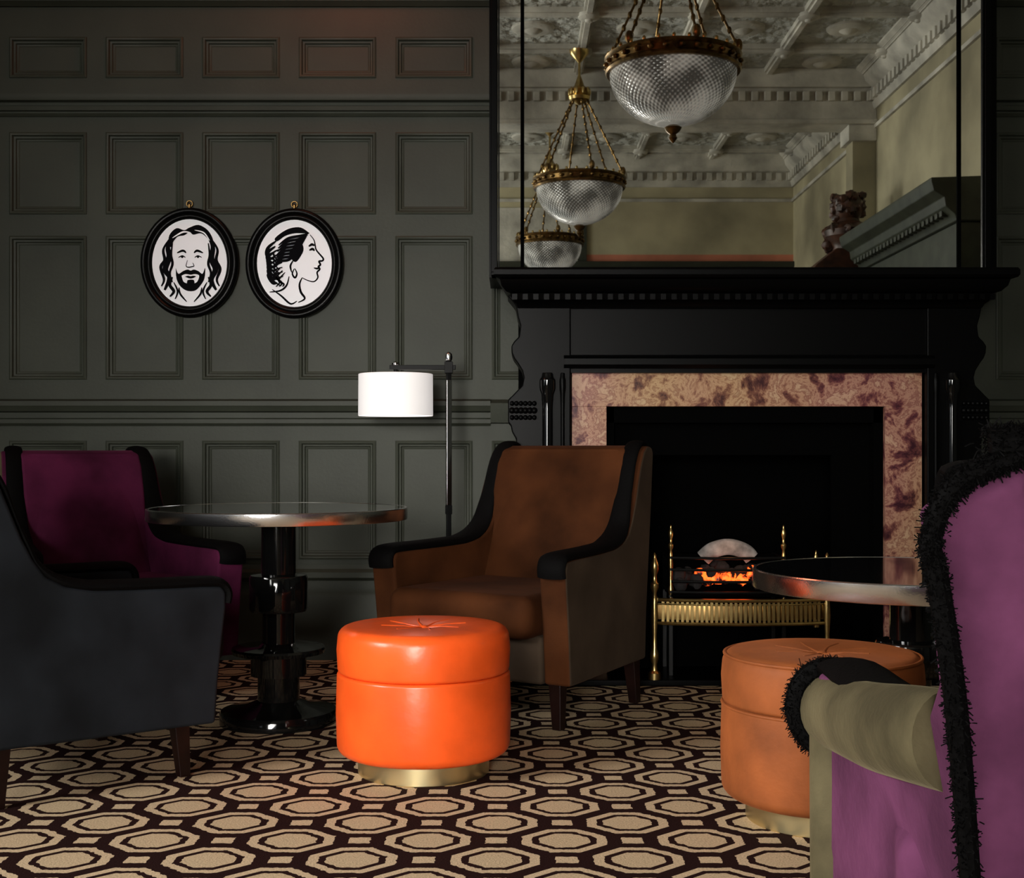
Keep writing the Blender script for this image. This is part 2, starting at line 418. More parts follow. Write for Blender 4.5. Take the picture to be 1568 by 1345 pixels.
for i, (yw, zw, h) in enumerate(((1.0, 1.8, 2.2), (-4.2, 2.3, 3.2))):
    b = MB(); W = 1.9; x = XL
    b.box(x, x+.02, yw-W/2, yw+W/2, zw-h/2, zw+h/2, 'pane')
    for y0 in (-W/2-.06, -.03, W/2-.0): b.box(x, x+.07, yw+y0, yw+y0+.06, zw-h/2, zw+h/2, 'wall')
    for z0 in (-h/2-.06, -.03, h/2): b.box(x, x+.08, yw-W/2-.06, yw+W/2+.06, zw+z0, zw+z0+.06, 'wall')
    b.build('window_%d' % (i+1))
b = MB()
b.box(-2.6, .2, YB, YB+.02, .25, 2.75, 'pane')
for x in (-2.66, -1.95, -1.23, -.5, .2): b.box(x, x+.06, YB, YB+.07, .2, 2.8, 'wall')
for z in (.19, 1.9, 2.75): b.box(-2.66, .26, YB, YB+.075, z, z+.06, 'wall')
b.build('window_3')

# ------------------------------------------------------------ chimney breast
b = MB()
b.box(.03, .41, 5.60, 5.999, 0, 1.74, 'soot'); b.box(1.60, 1.99, 5.60, 5.999, 0, 1.74, 'soot')
b.box(.41, 1.60, 5.60, 5.999, 1.16, 1.74, 'soot')
b.box(-.10, 2.13, 5.60, 5.999, 1.74, 5.0, 'mantel')
b.build('wall_chimney_breast')

# ------------------------------------------------------------ fireplace
FP = empty('fireplace', (0, 0, 0))
cx = 1.008
sil = [(.25, 1.64), (-.02, 1.64), (.017, 1.595), (.025, 1.548), (.036, 1.512), (.03, 1.465), (.010, 1.445), (-.003, 1.425), (-.001, 1.395), (.008, 1.372), (.022, 1.354), (.043, 1.32), (.05, 1.29), (.044, 1.257),
       (.022, 1.235), (.003, 1.215), (-.017, 1.196), (-.017, 1.10), (-.005, 1.085), (0, 1.06), (.017, 1.03), (.017, .24), (-.005, .22), (-.005, .0), (.25, 0)]
for nm, f in (('jamb_1', lambda x: x), ('jamb_2', lambda x: 2*cx-x)):
    b = MB(); b.prism([(f(x), z) for x, z in sil], lambda x, z: (x, 5.42, z), lambda x, z: (x, 5.62, z), 'mantel')
    b.build(nm, FP, bevel=.006, seg=2)
    b = MB()
    col = [(.028, 0), (.034, .01), (.034, .05), (.024, .06), (.022, .9), (.026, .96), (.034, .98), (.034, 1.02), (.026, 1.03), (.022, 1.05)]
    b.lathe([(r, z+.26) for r, z in col], 'gloss', 24, (f(.150), 5.405, 0))
    b.lathe([(r*.4, z+.26) for r, z in col], 'mantel', 16, (f(.215), 5.415, 0))
    for zz, rr_ in ((1.12, .011), (1.15, .014), (1.18, .011)):
        for i in range(6): b.ball((f(.0+i*.019), 5.415, zz), rr_, 'mantel', 10, 6)
    b.build('jamb_carving_'+nm[-1], FP, bevel=.004, seg=2)
b = MB(); b.box(.24, 2*cx-.24, 5.44, 5.62, 1.312, 1.64, 'mantel')
b.extx([(5.45, 1.33), (5.42, 1.33), (5.405, 1.345), (5.405, 1.37), (5.42, 1.385), (5.45, 1.39)], .22, 2*cx-.22, 'mantel')
b.build('lintel', FP)
b = MB()
pr = [(5.62, 1.735), (5.25, 1.735), (5.24, 1.725), (5.24, 1.705), (5.25, 1.695), (5.28, 1.69), (5.29, 1.665), (5.32, 1.645), (5.35, 1.64), (5.36, 1.615), (5.39, 1.60), (5.40, 1.585), (5.62, 1.585)]
hw = 1.083
for sgn in (-1, 1):
    for y, z in pr:
        ret = (y-5.24) if y < 5.6 else (.16 if z < 1.6 else .01)
        b.v.append((cx+sgn*(hw-min(ret, .17)*.62), y, z))
n = len(pr)
for i in range(n):
    j = (i+1) % n
    b.f.append([i, j, n+j, n+i]); b.m.append(b.mi('mantel'))
b.f.append(list(range(n))); b.m.append(0); b.f.append(list(range(n, 2*n))); b.m.append(0)
for i in range(46): b.box(.0+i*.0445, .022+i*.0445, 5.335, 5.36, 1.612, 1.636, 'mantel')
b.build('shelf', FP)
b = MB()
b.box(.257, .406, 5.47, 5.62, 0, 1.169, 'marble'); b.box(1.602, 1.760, 5.47, 5.62, 0, 1.169, 'marble'); b.box(.257, 1.760, 5.47, 5.62, 1.169, 1.316, 'marble')
b.build('marble_slip', FP, bevel=.0015, seg=2)
b = MB()
b.box(.40, .44, 5.5, 5.98, .03, 1.17, 'soot'); b.box(1.56, 1.61, 5.5, 5.98, .03, 1.17, 'soot'); b.box(.40, 1.61, 5.94, 5.98, .03, 1.17, 'soot'); b.box(.40, 1.61, 5.5, 5.98, 1.10, 1.17, 'soot')
b.box(.44, .60, 5.58, 5.61, .03, 1.10, 'soot'); b.box(1.40, 1.57, 5.58, 5.61, .03, 1.10, 'soot'); b.box(.60, 1.40, 5.58, 5.61, .96, 1.10, 'soot')
b.build('firebox', FP)
b = MB(); b.box(0, 2.016, 5.30, 5.99, 0, .025, 'mantel'); b.build('hearth', FP, bevel=.004)

# grate
G = empty('fire_grate', (.955, 5.40, .025))
def baluster(b, x, y, z0, h, r, k='brass', sq=1):
    P = [(0, 0), (1.3, 0), (1.3, .05), (.7, .07), (.55, .12), (.9, .16), (.95, .2), (.6, .24), (.5, .35), (.75, .5), (.6, .62), (.45, .68), (.9, .72), (.9, .75), (.5, .77), (.45, .82), (.8, .86), (.85, .9), (.5, .94), (.3, .96), (.35, .98), (0, 1)]
    b.lathe([(p*r, z*h) for p, z in P], k, 18, (x, y, z0))
b = MB()
for sx in (-.36, .36): baluster(b, sx, -.08, 0, .53, .020)
for sx in (-.28, .20): baluster(b, sx, .02, .30, .34, .013)
baluster(b, .345, .05, .2, .33, .012)
b.build('brass_posts', G)
b = MB()
nn = 34
for i in range(nn):
    t = -1+2*(i+.5)/nn; x = .335*t; y = -.08-.05*(1-t*t)
    b.box(x-.0055, x+.0055, y-.004, y+.004, .235, .325, 'brass')
arc = [(.345*t, -.08-.05*(1-t*t)) for t in [i/12 for i in range(-12, 13)]]
for z, a, c in ((.332, .008, .012), (.235, .008, .013), (.315, .004, .004)):
    b.sweep([(x, y, z) for x, y in arc], 'brass', a, c, side=(0, 0, 1), seg=8)
b.sweep([(x, y+.004, .28) for x, y in arc], 'bronze', .03, .002, side=(0, 0, 1), seg=6)
for s in (-1, 1): b.sweep([(.345*s, -.08, .332), (.345*s, .12, .332)], 'brass', .007, seg=8)
b.build('brass_apron', G)
b = MB()
for z in (.355, .40, .45, .50): b.sweep([(-.28, .0, z), (-.1, -.035, z), (.05, -.035, z), (.20, 0, z)], 'black', .006, seg=8)
for z in (.355, .45, .50):
    for sx in (-.28, .2): b.sweep([(sx, 0, z), (sx, .25, z)], 'black', .006, seg=8)
b.box(-.28, .20, 0, .26, .335, .345, 'soot'); b.box(-.29, .21, .24, .28, 0, .50, 'soot')
for sx in (-.28, .2):
    for y in (.02, .24): b.box(sx-.008, sx+.008, y-.008, y+.008, 0, .34, 'black')
b.build('iron_basket', G)
b = MB()
for i in range(46):
    x = random.uniform(-.24, .16); y = random.uniform(.02, .22); z = .37+random.uniform(0, .05)+max(0, .04-abs(x+.04)*.2)
    hot = -.17 < x < .10 and y < .16 and z < .43 and random.random() < .75
    b.ball((x, y, z), random.uniform(.022, .034), 'ember' if hot else 'coal', 9, 6, jit=.15)
b.build('coals', G)
b = MB()
b.sweep(cr([(-.13, .10, .49), (-.09, .09, .525), (-.02, .09, .54), (.05, .10, .52), (.08, .10, .49)], 5), 'ash', .035, .022, seg=12)
b.build('ash_log', G)

# ------------------------------------------------------------ overmantel mirror
MR = empty('overmantel_mirror', (0, 0, 0))
x0, x1, z0, z1 = -.062, 2.042, 1.745, 3.55
b = MB(); b.box(x0, x1, 5.52, 5.53, z0+.01, z1, 'mirror'); b.build('glass', MR)
b = MB(); b.box(x0-.028, x0, 5.50, 5.599, 1.736, z1+.03, 'mantel'); b.box(x1, x1+.028, 5.50, 5.599, 1.736, z1+.03, 'mantel')
b.box(x0-.028, x1+.028, 5.50, 5.599, z1, z1+.03, 'mantel'); b.box(x0-.028, x1+.028, 5.495, 5.599, 1.736, 1.752, 'mantel'); b.box(x0-.02, x1+.02, 5.53, 5.599, z0, z1, 'black')
b.build('frame', MR, bevel=.003)
b = MB()
for x in (x0+.107, x1-.107): b.box(x-.008, x+.008, 5.512, 5.522, z0+.005, z1, 'soot')
for x in (x0+.002, x1-.008): b.box(x, x+.006, 5.510, 5.522, z0+.005, z1, 'satin')
b.build('border_strips', MR, bevel=.001)

# ------------------------------------------------------------ chandeliers
def chandelier(loc, r=.44, name='bowl_chandelier'):
    E = empty(name, loc)
    top = 4.93-loc[2]
    b = MB()
    prof = [(r*.97, -.02)]+[(r*.97*math.cos(a), -.02-.36*math.sin(a)) for a in [math.pi/2*i/14 for i in range(1, 14)]]+[(.012, -.385)]
    b.lathe(prof, 'bowl', 56)
    b.build('glass_bowl', E)
    b = MB()
    b.lathe([(r*.96, -.03), (r*1.02, -.03), (r*1.04, -.015), (r*1.02, .0), (r*1.0, .01), (r*1.0, .05), (r*1.03, .06), (r*1.05, .075), (r*1.0, .085), (r*.96, .08)], 'bronze', 56)
    for i in range(28):
        a = 2*math.pi*i/28
        b.ball((r*1.02*math.cos(a), r*1.02*math.sin(a), .03), .022, 'bronze', 8, 6, sc=(1, 1, .8))
        b.ball((r*1.0*math.cos(a+.11), r*1.0*math.sin(a+.11), .09), .013, 'brass', 8, 6, sc=(1, 1, 1.4))
    b.lathe([(0, -.50), (.012, -.49), (.03, -.465), (.02, -.44), (.045, -.42), (.06, -.395), (.03, -.375), (0, -.37)], 'bronze', 16)
    for i in range(6):
        a = 2*math.pi*i/6+.3
        ca, sa = math.cos(a), math.sin(a)
        b.ball((r*ca, r*sa, .12), .035, 'bronze', 8, 6, sc=(.8, .8, 1.3))
        b.sweep([(r*ca, r*sa, .10), (.07*ca, .07*sa, .86)], 'bronze', .009, seg=8)
        for q in range(9):
            t = (q+.5)/9
            b.ball(((r*(1-t)+.07*t)*ca, (r*(1-t)+.07*t)*sa, .10+.76*t), .016, 'bronze', 7, 5, sc=(1, 1, 1.6))
    b.lathe([(0, .80), (.05, .82), (.10, .85), (.11, .88), (.07, .92), (.10, .95), (.05, .99), (.03, 1.05), (.012, 1.1), (.012, top-.12), (.03, top-.10), (.09, top-.04), (.10, top), (0, top)], 'brass', 24)
    for i in range(10):
        a = 2*math.pi*i/10; b.ball((.10*math.cos(a), .10*math.sin(a), .93), .025, 'brass', 8, 6, sc=(.6, .6, 1.6))
    b.build('brass_fittings', E)
chandelier((1.085, 2.45, 3.55), .44)
chandelier((.665, -1.55, 3.59), .44)
chandelier((.46, -4.5, 3.50), .40)

b = MB()
XC = XR-.01
b.box(3.45, XC, -1.45, 1.2, 0, 2.75, 'green2')
prf = [(XC, 2.75), (3.42, 2.75), (3.40, 2.80), (3.33, 2.86), (3.32, 2.93), (3.24, 2.98), (3.22, 3.05), (3.22, 3.08), (XC, 3.10)]
b.prism(prf, lambda x, z: (x, -1.5, z), lambda x, z: (x, 1.25, z), 'green2')
for i in range(24): b.box(3.34, 3.40, -1.42+i*.108, -1.36+i*.108, 2.80, 2.85, 'green2')
b.box(3.55, XC, -1.2, .5, 3.08, 3.22, 'green2')
b.build('display_cabinet', bevel=.008, seg=2)
BE = empty('carved_bust', (3.40, -1.86, 0))
b = MB()
b.box(-.16, .22, -.2, .2, 0, 2.72, 'carved'); b.box(-.2, .26, -.24, .24, 2.72, 2.78, 'carved')
b.prism([(-.42, 2.76), (-.36, 2.84), (-.16, 3.0), (.16, 3.0), (.3, 2.84), (.34, 2.78)], lambda x, z: (x, -.2, z), lambda x, z: (x, .2, z), 'carved')
b.build('plinth', BE, bevel=.01)
b = MB()
b.lathe([(0, 2.98), (.16, 2.98), (.15, 3.03), (.17, 3.08), (.23, 3.14), (.24, 3.20), (.19, 3.26), (.12, 3.29), (.11, 3.32), (.14, 3.36), (.155, 3.42), (.15, 3.49), (.10, 3.56), (0, 3.58)], 'carved', 20)
b.ball((-.13, 0, 3.43), .035, 'carved', 8, 6); b.ball((-.11, 0, 3.34), .06, 'carved', 8, 6, jit=.1)
for i in range(40):
    a = random.uniform(0, 6.28); b.ball((.14*math.cos(a), .14*math.sin(a), 3.36+random.uniform(0, .2)), .045, 'carved', 8, 6, jit=.25)
for i in range(30):
    a = random.uniform(0, 6.28); b.ball((.2*math.cos(a), .2*math.sin(a), 3.02+random.uniform(0, .2)), .055, 'carved', 8, 6, jit=.25)
b.build('figure', BE)

# ------------------------------------------------------------ portraits
def ribbon(b, pts, w, y=-.014, k='ink', n=6):
    P = cr([(p[0], 0, p[1]) for p in pts], n); N = len(P)
    base = len(b.v)
    for i, p in enumerate(P):
        t = (P[min(i+1, N-1)]-P[max(i-1, 0)]).normalized(); s = Vector((-t.z, 0, t.x))
        q = i/(N-1); ww = w*(.25+.75*math.sin(math.pi*min(1, max(0, q*.9+.05))))
        a = p+s*ww*.5; c = p-s*ww*.5
        b.v.append((a.x*U, y, a.z*U)); b.v.append((c.x*U, y, c.z*U))
    for i in range(N-1):
        b.f.append([base+2*i, base+2*i+1, base+2*i+3, base+2*i+2]); b.m.append(b.mi(k))
def blob(b, pts, y=-.0135, k='ink', smooth_n=4):
    P = cr([(p[0], 0, p[1]) for p in pts+[pts[0]]], smooth_n)[:-1]
    base = len(b.v)
    for p in P: b.v.append((p.x*U, y, p.z*U))
    b.f.append([base+i for i in range(len(P))]); b.m.append(b.mi(k))
U = .003051
def portrait(name, loc):
    E = empty(name, loc)
    b = MB(); rx, rz = .229, .258
    seg = 64
    prof = [(1.0, 0), (1.0, .016), (.985, .028), (.95, .034), (.915, .030), (.89, .022), (.87, .026), (.84, .026), (.815, .014), (.805, .010)]
    for s, d in prof:
        for j in range(seg):
            a = 2*math.pi*j/seg; k = 1-s
            b.v.append(((rx-k*.28)*math.cos(a), -d, (rz-k*.28)*math.sin(a)))
    for i in range(len(prof)-1):
        for j in range(seg):
            j2 = (j+1) % seg
            b.f.append([i*seg+j, i*seg+j2, (i+1)*seg+j2, (i+1)*seg+j]); b.m.append(b.mi('frameblk'))
    b.build('frame', E, ang=60)
    b = MB()
    for j in range(seg):
        a = 2*math.pi*j/seg; b.v.append(((rx-.054)*math.cos(a), -.012, (rz-.054)*math.sin(a)))
    b.f.append(list(range(seg))); b.m.append(b.mi('white')); b.build('print', E)
    b = MB(); b.sweep([(.014*math.cos(a), -.012, rz+.018+.014*math.sin(a)) for a in [i*math.pi/8 for i in range(17)]], 'bronze', .003, seg=6)
    b.lathe([(0, 0), (.008, .0), (.008, .02), (0, .03)], 'bronze', 10, (0, -.012, rz-.006)); b.build('hanging_ring', E)
    return E
E = portrait('man_portrait', (-1.510, 5.979, 1.859))
b = MB()
blob(b, [(-32, 26), (-31, 42), (-20, 53), (-8, 50), (0, 54), (14, 58), (28, 50), (36, 36), (35, 26), (29, 36), (18, 45), (6, 43), (0, 47), (-8, 42), (-18, 40), (-25, 32), (-28, 24)])
ribbon(b, [(-26, 38), (-10, 47), (2, 46)], 2.5, k='white', y=-.0145); ribbon(b, [(8, 50), (22, 46), (31, 34)], 2, k='white', y=-.0145)
for s in (-1, 1):
    o = 3 if s > 0 else 0; e = 0 if s > 0 else 3
    ribbon(b, [(27*s+o, 38), (33*s+o, 24), (31*s+o, 6+e), (37*s+o, -10), (31*s+o, -26+e), (38*s+o, -42)], 9)
    ribbon(b, [(31*s+o, 36), (40*s+o, 20), (38*s+o, 4), (44*s+o, -10+e), (39*s+o, -26), (43*s+o, -36)], 5, y=-.0142)
    ribbon(b, [(26*s+o, 30), (28*s+o, 12), (26*s+o, -2), (30*s+o, -16), (26*s+o, -30)], 4, y=-.0144)
    ribbon(b, [(26*s+o, -22), (30*s+o, -34), (24*s+o, -44), (30*s+o, -52)], 5, y=-.0146)
    ribbon(b, [(24*s+o, -30), (18*s+o, -44), (22*s+o, -56)], 3, y=-.0148)
    ribbon(b, [(16*s+o, -38), (14*s+o, -48), (4*s+o, -60)], 3, y=-.0150)
    ribbon(b, [(6*s+1, 15), (11*s+1, 18.5), (20*s+1, 15)], 3.6)
    ribbon(b, [(7*s+1, 8), (12*s+1, 10.5), (18*s+1, 8)], 2)
    blob(b, [(10*s+1, 8.5), (12*s+1, 10), (14*s+1, 8.5), (12*s+1, 7)])
ribbon(b, [(-3, 4), (-5, -5), (-1, -7), (4, -6), (7, -5), (5, 0)], 1.8)
blob(b, [(-21, -8), (-17, -17), (-10, -13), (-3, -10.5), (2, -12), (7, -10.5), (14, -13), (20, -17), (24, -8), (23, -24), (16, -36), (8, -43), (-4, -43), (-14, -36), (-20, -24)])
blob(b, [(-12, -20), (-6, -17.5), (2, -18.5), (9, -17.5), (15, -20), (12, -29), (6, -32), (-2, -32), (-9, -29)], y=-.0145, k='white')
blob(b, [(-7, -21.5), (-2, -20), (2, -20.8), (6, -20), (10, -21.5), (2, -24.5)], y=-.0155)
blob(b, [(-3, -27), (2, -26), (7, -27), (7, -33), (-3, -33)], y=-.0155)
b.build('drawing', E)
E = portrait('woman_portrait', (-1.019, 5.979, 1.856))
b = MB()
ribbon(b, [(24, 44), (30, 36), (32, 28), (34, 20), (44, 8), (43, 4), (38, 3), (40, -2), (37, -5), (39, -9), (35, -14), (36, -22), (30, -28), (20, -26), (12, -22)], 3)
ribbon(b, [(12, -22), (8, -32), (10, -44), (16, -54), (6, -60)], 3.5)
ribbon(b, [(-8, -20), (-12, -34), (-22, -42), (-38, -44)], 3)
ribbon(b, [(-34, -40), (-20, -50), (-6, -62), (4, -58)], 3)
blob(b, [(24, 46), (10, 55), (-6, 54), (-20, 47), (-30, 38), (-26, 34), (-14, 42), (0, 46), (14, 46)])
for i in range(8):
    ribbon(b, [(22-i*1.5, 46-i*2.5), (8-i*2, 36-i*5+6), (-10-i*1.5, 30-i*5+8), (-24-i, 22-i*5+6)], 4.4, y=-.0142-.0001*i)
blob(b, [(4, 38), (12, 30), (14, 20), (8, 8), (2, 2), (-4, 6), (-8, 16), (-2, 24)], y=-.0138)
for i in range(7):
    ribbon(b, [(-28-i, 34-i*8), (-40, 24-i*7), (-42+i*1.5, 12-i*7), (-32+i*1, 6-i*6)], 5.5, y=-.0152-.0001*i)
    ribbon(b, [(-20+i*.5, 22-i*7), (-32, 16-i*7), (-26+i, 4-i*6.5)], 3, y=-.0162-.0001*i)
for i in range(3): ribbon(b, [(-22+i*4, -8-i*3), (-30+i*3, -18-i*4), (-22+i*3, -28-i*2), (-28+i*5, -36)], 3.2, y=-.0172)
ribbon(b, [(-2, 4), (-6, -4), (-4, -14)], 3); ribbon(b, [(0, -8), (-3, -16), (1, -22), (4, -16), (1, -8)], 3)
ribbon(b, [(22, 26), (27, 29), (31, 27)], 4); ribbon(b, [(23, 20), (28, 22), (31, 19)], 4); ribbon(b, [(30, -7), (35, -8), (38, -7)], 3)
b.build('drawing', E)

# ------------------------------------------------------------ floor lamp
L = empty('floor_lamp', (-.278, 5.60, 0))
b = MB(); b.box(-.010, .010, -.010, .010, .02, 1.385, 'satin'); b.box(-.0115, .0115, -.0115, .0115, .74, 1.29, 'chrome')
b.box(-.013, .013, -.013, .013, .70, .74, 'satin')
b.build('pole', L, bevel=.002, rot=math.radians(17))
b = MB(); b.lathe([(0, 0), (.14, 0), (.14, .014), (.13, .02), (0, .022)], 'gloss', 40); b.build('foot', L)
b = MB(); b.box(-.26, .03, -.010, .010, 1.335, 1.355, 'satin'); b.box(-.018, .018, -.018, .018, 1.32, 1.37, 'satin')
b.lathe([(0, 1.375), (.014, 1.375), (.017, 1.39), (.014, 1.405), (.006, 1.412), (0, 1.414)], 'steel', 16)
b.lathe([(.01, 1.22), (.01, 1.34)], 'satin', 12, (-.233, 0, 0)); b.lathe([(0, 1.355), (.018, 1.355), (.018, 1.365), (0, 1.372)], 'chrome', 12, (-.233, 0, 0))
for i in range(3):
    a = i*2.094+.4; b.sweep([(-.233, 0, 1.30), (-.233+.16*math.cos(a), .16*math.sin(a), 1.30)], 'chrome', .003, seg=6)
b.build('arm', L, bevel=.002)
b = MB(); b.lathe([(.163, 1.132), (.164, 1.135), (.163, 1.314), (.160, 1.316), (.158, 1.314), (.159, 1.134), (.163, 1.132)], 'shade', 64, (-.233, 0, 0)); b.build('shade', L)

# ------------------------------------------------------------ tables
def table(loc, ztop, rim, r=.465):
    E = empty('round_pedestal_table', loc)
    b = MB(); z = ztop
    b.lathe([(r-.012, z-rim), (r-.002, z-rim), (r, z-rim+.003), (r, z-.003), (r-.003, z), (r-.010, z), (r-.012, z-.004)], 'steel', 128); b.build('steel_rim', E)
    b = MB(); b.lathe([(0, z-rim+.004), (r-.012, z-rim+.004), (r-.012, z-.001), (0, z-.001)], 'glasstop', 96); b.build('top', E)
    b = MB(); k = (ztop-rim)/.731
    P = [(0, .731), (.062, .731), (.062, .535), (.10, .53), (.104, .52), (.104, .41), (.10, .40), (.058, .395), (.058, .285), (.075, .275), (.165, .27), (.168, .262), (.165, .25), (.10, .245), (.10, .17), (.075, .165), (.075, .08), (.12, .06), (.205, .045), (.21, .035), (.21, 0), (0, 0)]
    b.lathe([(r_, z_*k) for r_, z_ in P], 'gloss', 64); b.build('pedestal', E, ang=30)
table((-.844, 4.61, 0), .774, .043)
table((1.19, 3.80, 0), .625, .055)

# ------------------------------------------------------------ stools
def stool(loc, k, piping, rot=0):
    E = empty('round_pouf_stool', loc, rot)
    R = .264
    def rr(z0, z1, r, c0, c1, n=6):
        p = []
        for i in range(n+1):
            a = -math.pi/2+math.pi/2*i/n; p.append((r-c0+c0*math.cos(a), z0+c0+c0*math.sin(a)))
        m = (z0+z1)/2; p.append((r+.003, m))
        for i in range(n+1):
            a = math.pi/2*i/n; p.append((r-c1+c1*math.cos(a), z1-c1+c1*math.sin(a)))
        return p
    b = MB(); p = [(0, .062)]+rr(.062, .309, R, .03, .010)+[(0, .309)]
    b.lathe(p, k, 72); b.build('body', E)
    b = MB(); p = [(0, .305)]+rr(.309, .446, R-.002, .012, .034)
    p = p+[(R*.75, .4485), (R*.5, .449), (R*.25, .446), (R*.1, .440), (0, .436)]
    b.lathe(p, k, 72); b.build('cushion', E)
    b = MB(); b.lathe([(0, 0), (.197, 0), (.200, .003), (.200, .062), (0, .064)], 'satinbrass', 64); b.build('brass_plinth', E)
    b = MB()
    if piping:
        for z, r in ((.436, R-.008), (.305, R-.002)):
            b.sweep([(r*math.cos(2*math.pi*i/64), r*math.sin(2*math.pi*i/64), z) for i in range(65)], k, .0045, seg=8)
    b.ball((0, 0, .438), .016, k, 12, 8, sc=(1, 1, .5))
    for i in range(8):
        a = i*math.pi/4+.2
        b.sweep(cr([(.01*math.cos(a), .01*math.sin(a), .437), (.07*math.cos(a+.1), .07*math.sin(a+.1), .4435), (.13*math.cos(a), .13*math.sin(a), .446)], 4), k, .0045, seg=8)
    b.build('tuft', E)
stool((-.27, 3.90, 0), 'orange', False)
stool((.826, 3.40, 0), 'tan', True)

# ------------------------------------------------------------ armchairs
def armchair(loc, deg, inner, outer, seat=None, backout=None, fringe=False, wf=.40, wb=.335, sc=1.0):
    E = empty('velvet_armchair', loc, math.radians(deg), sc)
    seat = seat or inner; backout = backout or outer
    kz = .16 if fringe else 0
    def xo(y, z=.6):
        return wf-(wf-wb)*(y+.39)/.8-kz*min(1, max(0, (y-.1)/.28))*max(0, .92-z)
    def ro(y, z): return z-(max(0, z-.86)*.55 if fringe else 0)
    def wy(y, z):   # the fringed chair has a shallower wing
        if fringe and y > 0 and z > .61: return y+(.352-y)*.8 if y < .352 else y
        return y
    side = [(-.355, .165), (-.365, .30), (-.378, .42), (-.39, .52), (-.39, .57), (-.375, .588), (-.30, .592), (-.10, .596), (.02, .602), (.10, .617), (.155, .65), (.19, .70), (.22, .76), (.248, .83), (.275, .90), (.307, .955), (.34, .978), (.39, .975), (.405, .95), (.385, .75), (.36, .55), (.335, .35), (.325, .165)]
    side = [(wy(y, z), z) for y, z in side]
    if fringe: side = [q for q in side if not (q[0] > .2 and .61 < q[1] < .66)]; side.insert(9, (.24, .606))
    lift = (lambda y, z: z) if fringe else (lambda y, z: z)
    for i, s in enumerate((-1, 1)):
        b = MB()
        b.prism([(y, lift(y, z)) for y, z in side], lambda y, z: (s*xo(y, z), y, ro(y, z)), lambda y, z: (s*(xo(y, z)-.105), y, z), inner, k0=outer, k1=inner)
        b.build('side_%d' % (i+1), E, bevel=.02 if not fringe else .010, seg=4)
        b = MB()
        tpts = [(-.398, .535), (-.402, .565), (-.385, .592), (-.34, .600), (-.20, .602), (-.05, .606), (.04, .612), (.12, .637), (.172, .68), (.20, .74), (.232, .82), (.26, .90), (.292, .955), (.33, .984), (.37, .986), (.40, .965)]
        if fringe: tpts = [(-.398, .535), (-.402, .565), (-.385, .592), (-.34, .600), (-.20, .604), (-.05, .610), (.10, .618), (.22, .63), (.29, .67), (.312, .74), (.325, .82), (.332, .88), (.345, .93), (.365, .955), (.39, .955)]
        path = cr([(s*(xo(y, z)-.052), y, z) for y, z in tpts], 4)
        n = len(path); tp = []
        for q in range(n):
            t = q/(n-1); tp.append(1.0 if t < .45 else 1.0-.38*min(1, (t-.45)/.2))
        b.sweep(path, 'trim', .055, .020, side=(1, 0, 0), seg=16, taper=tp)
        b.build('trim_%d' % (i+1), E)
    back = [(.10, .36), (.145, .52), (.18, .66), (.215, .80), (.25, .91), (.285, .965), (.33, .98), (.385, .972), (.402, .95), (.382, .75), (.357, .55), (.332, .35), (.322, .165), (.20, .165)]
    b = MB(); hw = wb-.05-(.07 if fringe else 0)
    b.prism(back, lambda y, z: (-hw, y, z), lambda y, z: (hw, y, z), inner)
    for fi, f in enumerate(b.f):
        if len(f) == 4:
            ys = [b.v[q] for q in f]; ay = sum(v[1] for v in ys)/4; az = sum(v[2] for v in ys)/4
            if ay > .31 and az < .96: b.m[fi] = b.mi(backout)
    b.build('back', E, bevel=.018, seg=4)
    b = MB(); n = 9
    for i in range(n):
        for j in range(n):
            u = i/(n-1)*2-1; v = j/(n-1)
            y = .10+(.285-.10)*v**.9-.035*(1-u**4)*math.sin(math.pi*min(1, v*.9+.08)); z = .40+.565*v
            b.v.append((u*(wb-.06-(.06 if fringe else 0)), y, z))
    for i in range(n-1):
        for j in range(n-1): b.f.append([i*n+j, (i+1)*n+j, (i+1)*n+j+1, i*n+j+1]); b.m.append(b.mi(inner))
    b.build('back_padding', E, sub=1)
    b = MB(); b.box(-(wf-.11), wf-.11, -.455, .16, .32, .47, seat)
    b.build('seat_cushion', E, bevel=.05, seg=5)
    b = MB(); b.box(-(wf-.105), wf-.105, -.375, .2, .165, .33, outer); b.build('seat_rail', E, bevel=.015)
    b = MB()
    for sx in (-.31, .31):
        for sy in (-.27, .27):
            w0, w1 = .026, .017; ox = .012*(1 if sx > 0 else -1); oy = .012*(1 if sy > 0 else -1)
            bs = len(b.v)
            for z, w, q in ((.20, w0, 0), (0, w1, 1)):
                for dx, dy in ((-1, -1), (1, -1), (1, 1), (-1, 1)): b.v.append((sx+dx*w+ox*q, sy+dy*w+oy*q, z))
            for f in ((0, 1, 2, 3), (7, 6, 5, 4), (0, 4, 5, 1), (1, 5, 6, 2), (2, 6, 7, 3), (3, 7, 4, 0)): b.f.append([bs+q for q in f]); b.m.append(b.mi('wood'))
    b.build('legs', E, bevel=.003)
    if fringe:
        for i, s in enumerate((-1, 1)):
            b = MB()
            P = cr([(s*(xo(y)-.025), y, z) for y, z in [(-.405, .518), (-.36, .522), (-.2, .545), (0, .575), (.16, .602), (.28, .62)]], 4)
            tp = [.85, .95]+[1]*(len(P)-2)
            b.sweep(P, 'olive', .055, .064, side=(1, 0, 0), seg=24, taper=tp)
            b.sweep([(s*(xo(-.37)-.045), -.340, .17), (s*(xo(-.38)-.045), -.350, .50)], 'olive', .060, .058, side=(1, 0, 0), seg=20)
            b.build('arm_roll_%d' % (i+1), E)
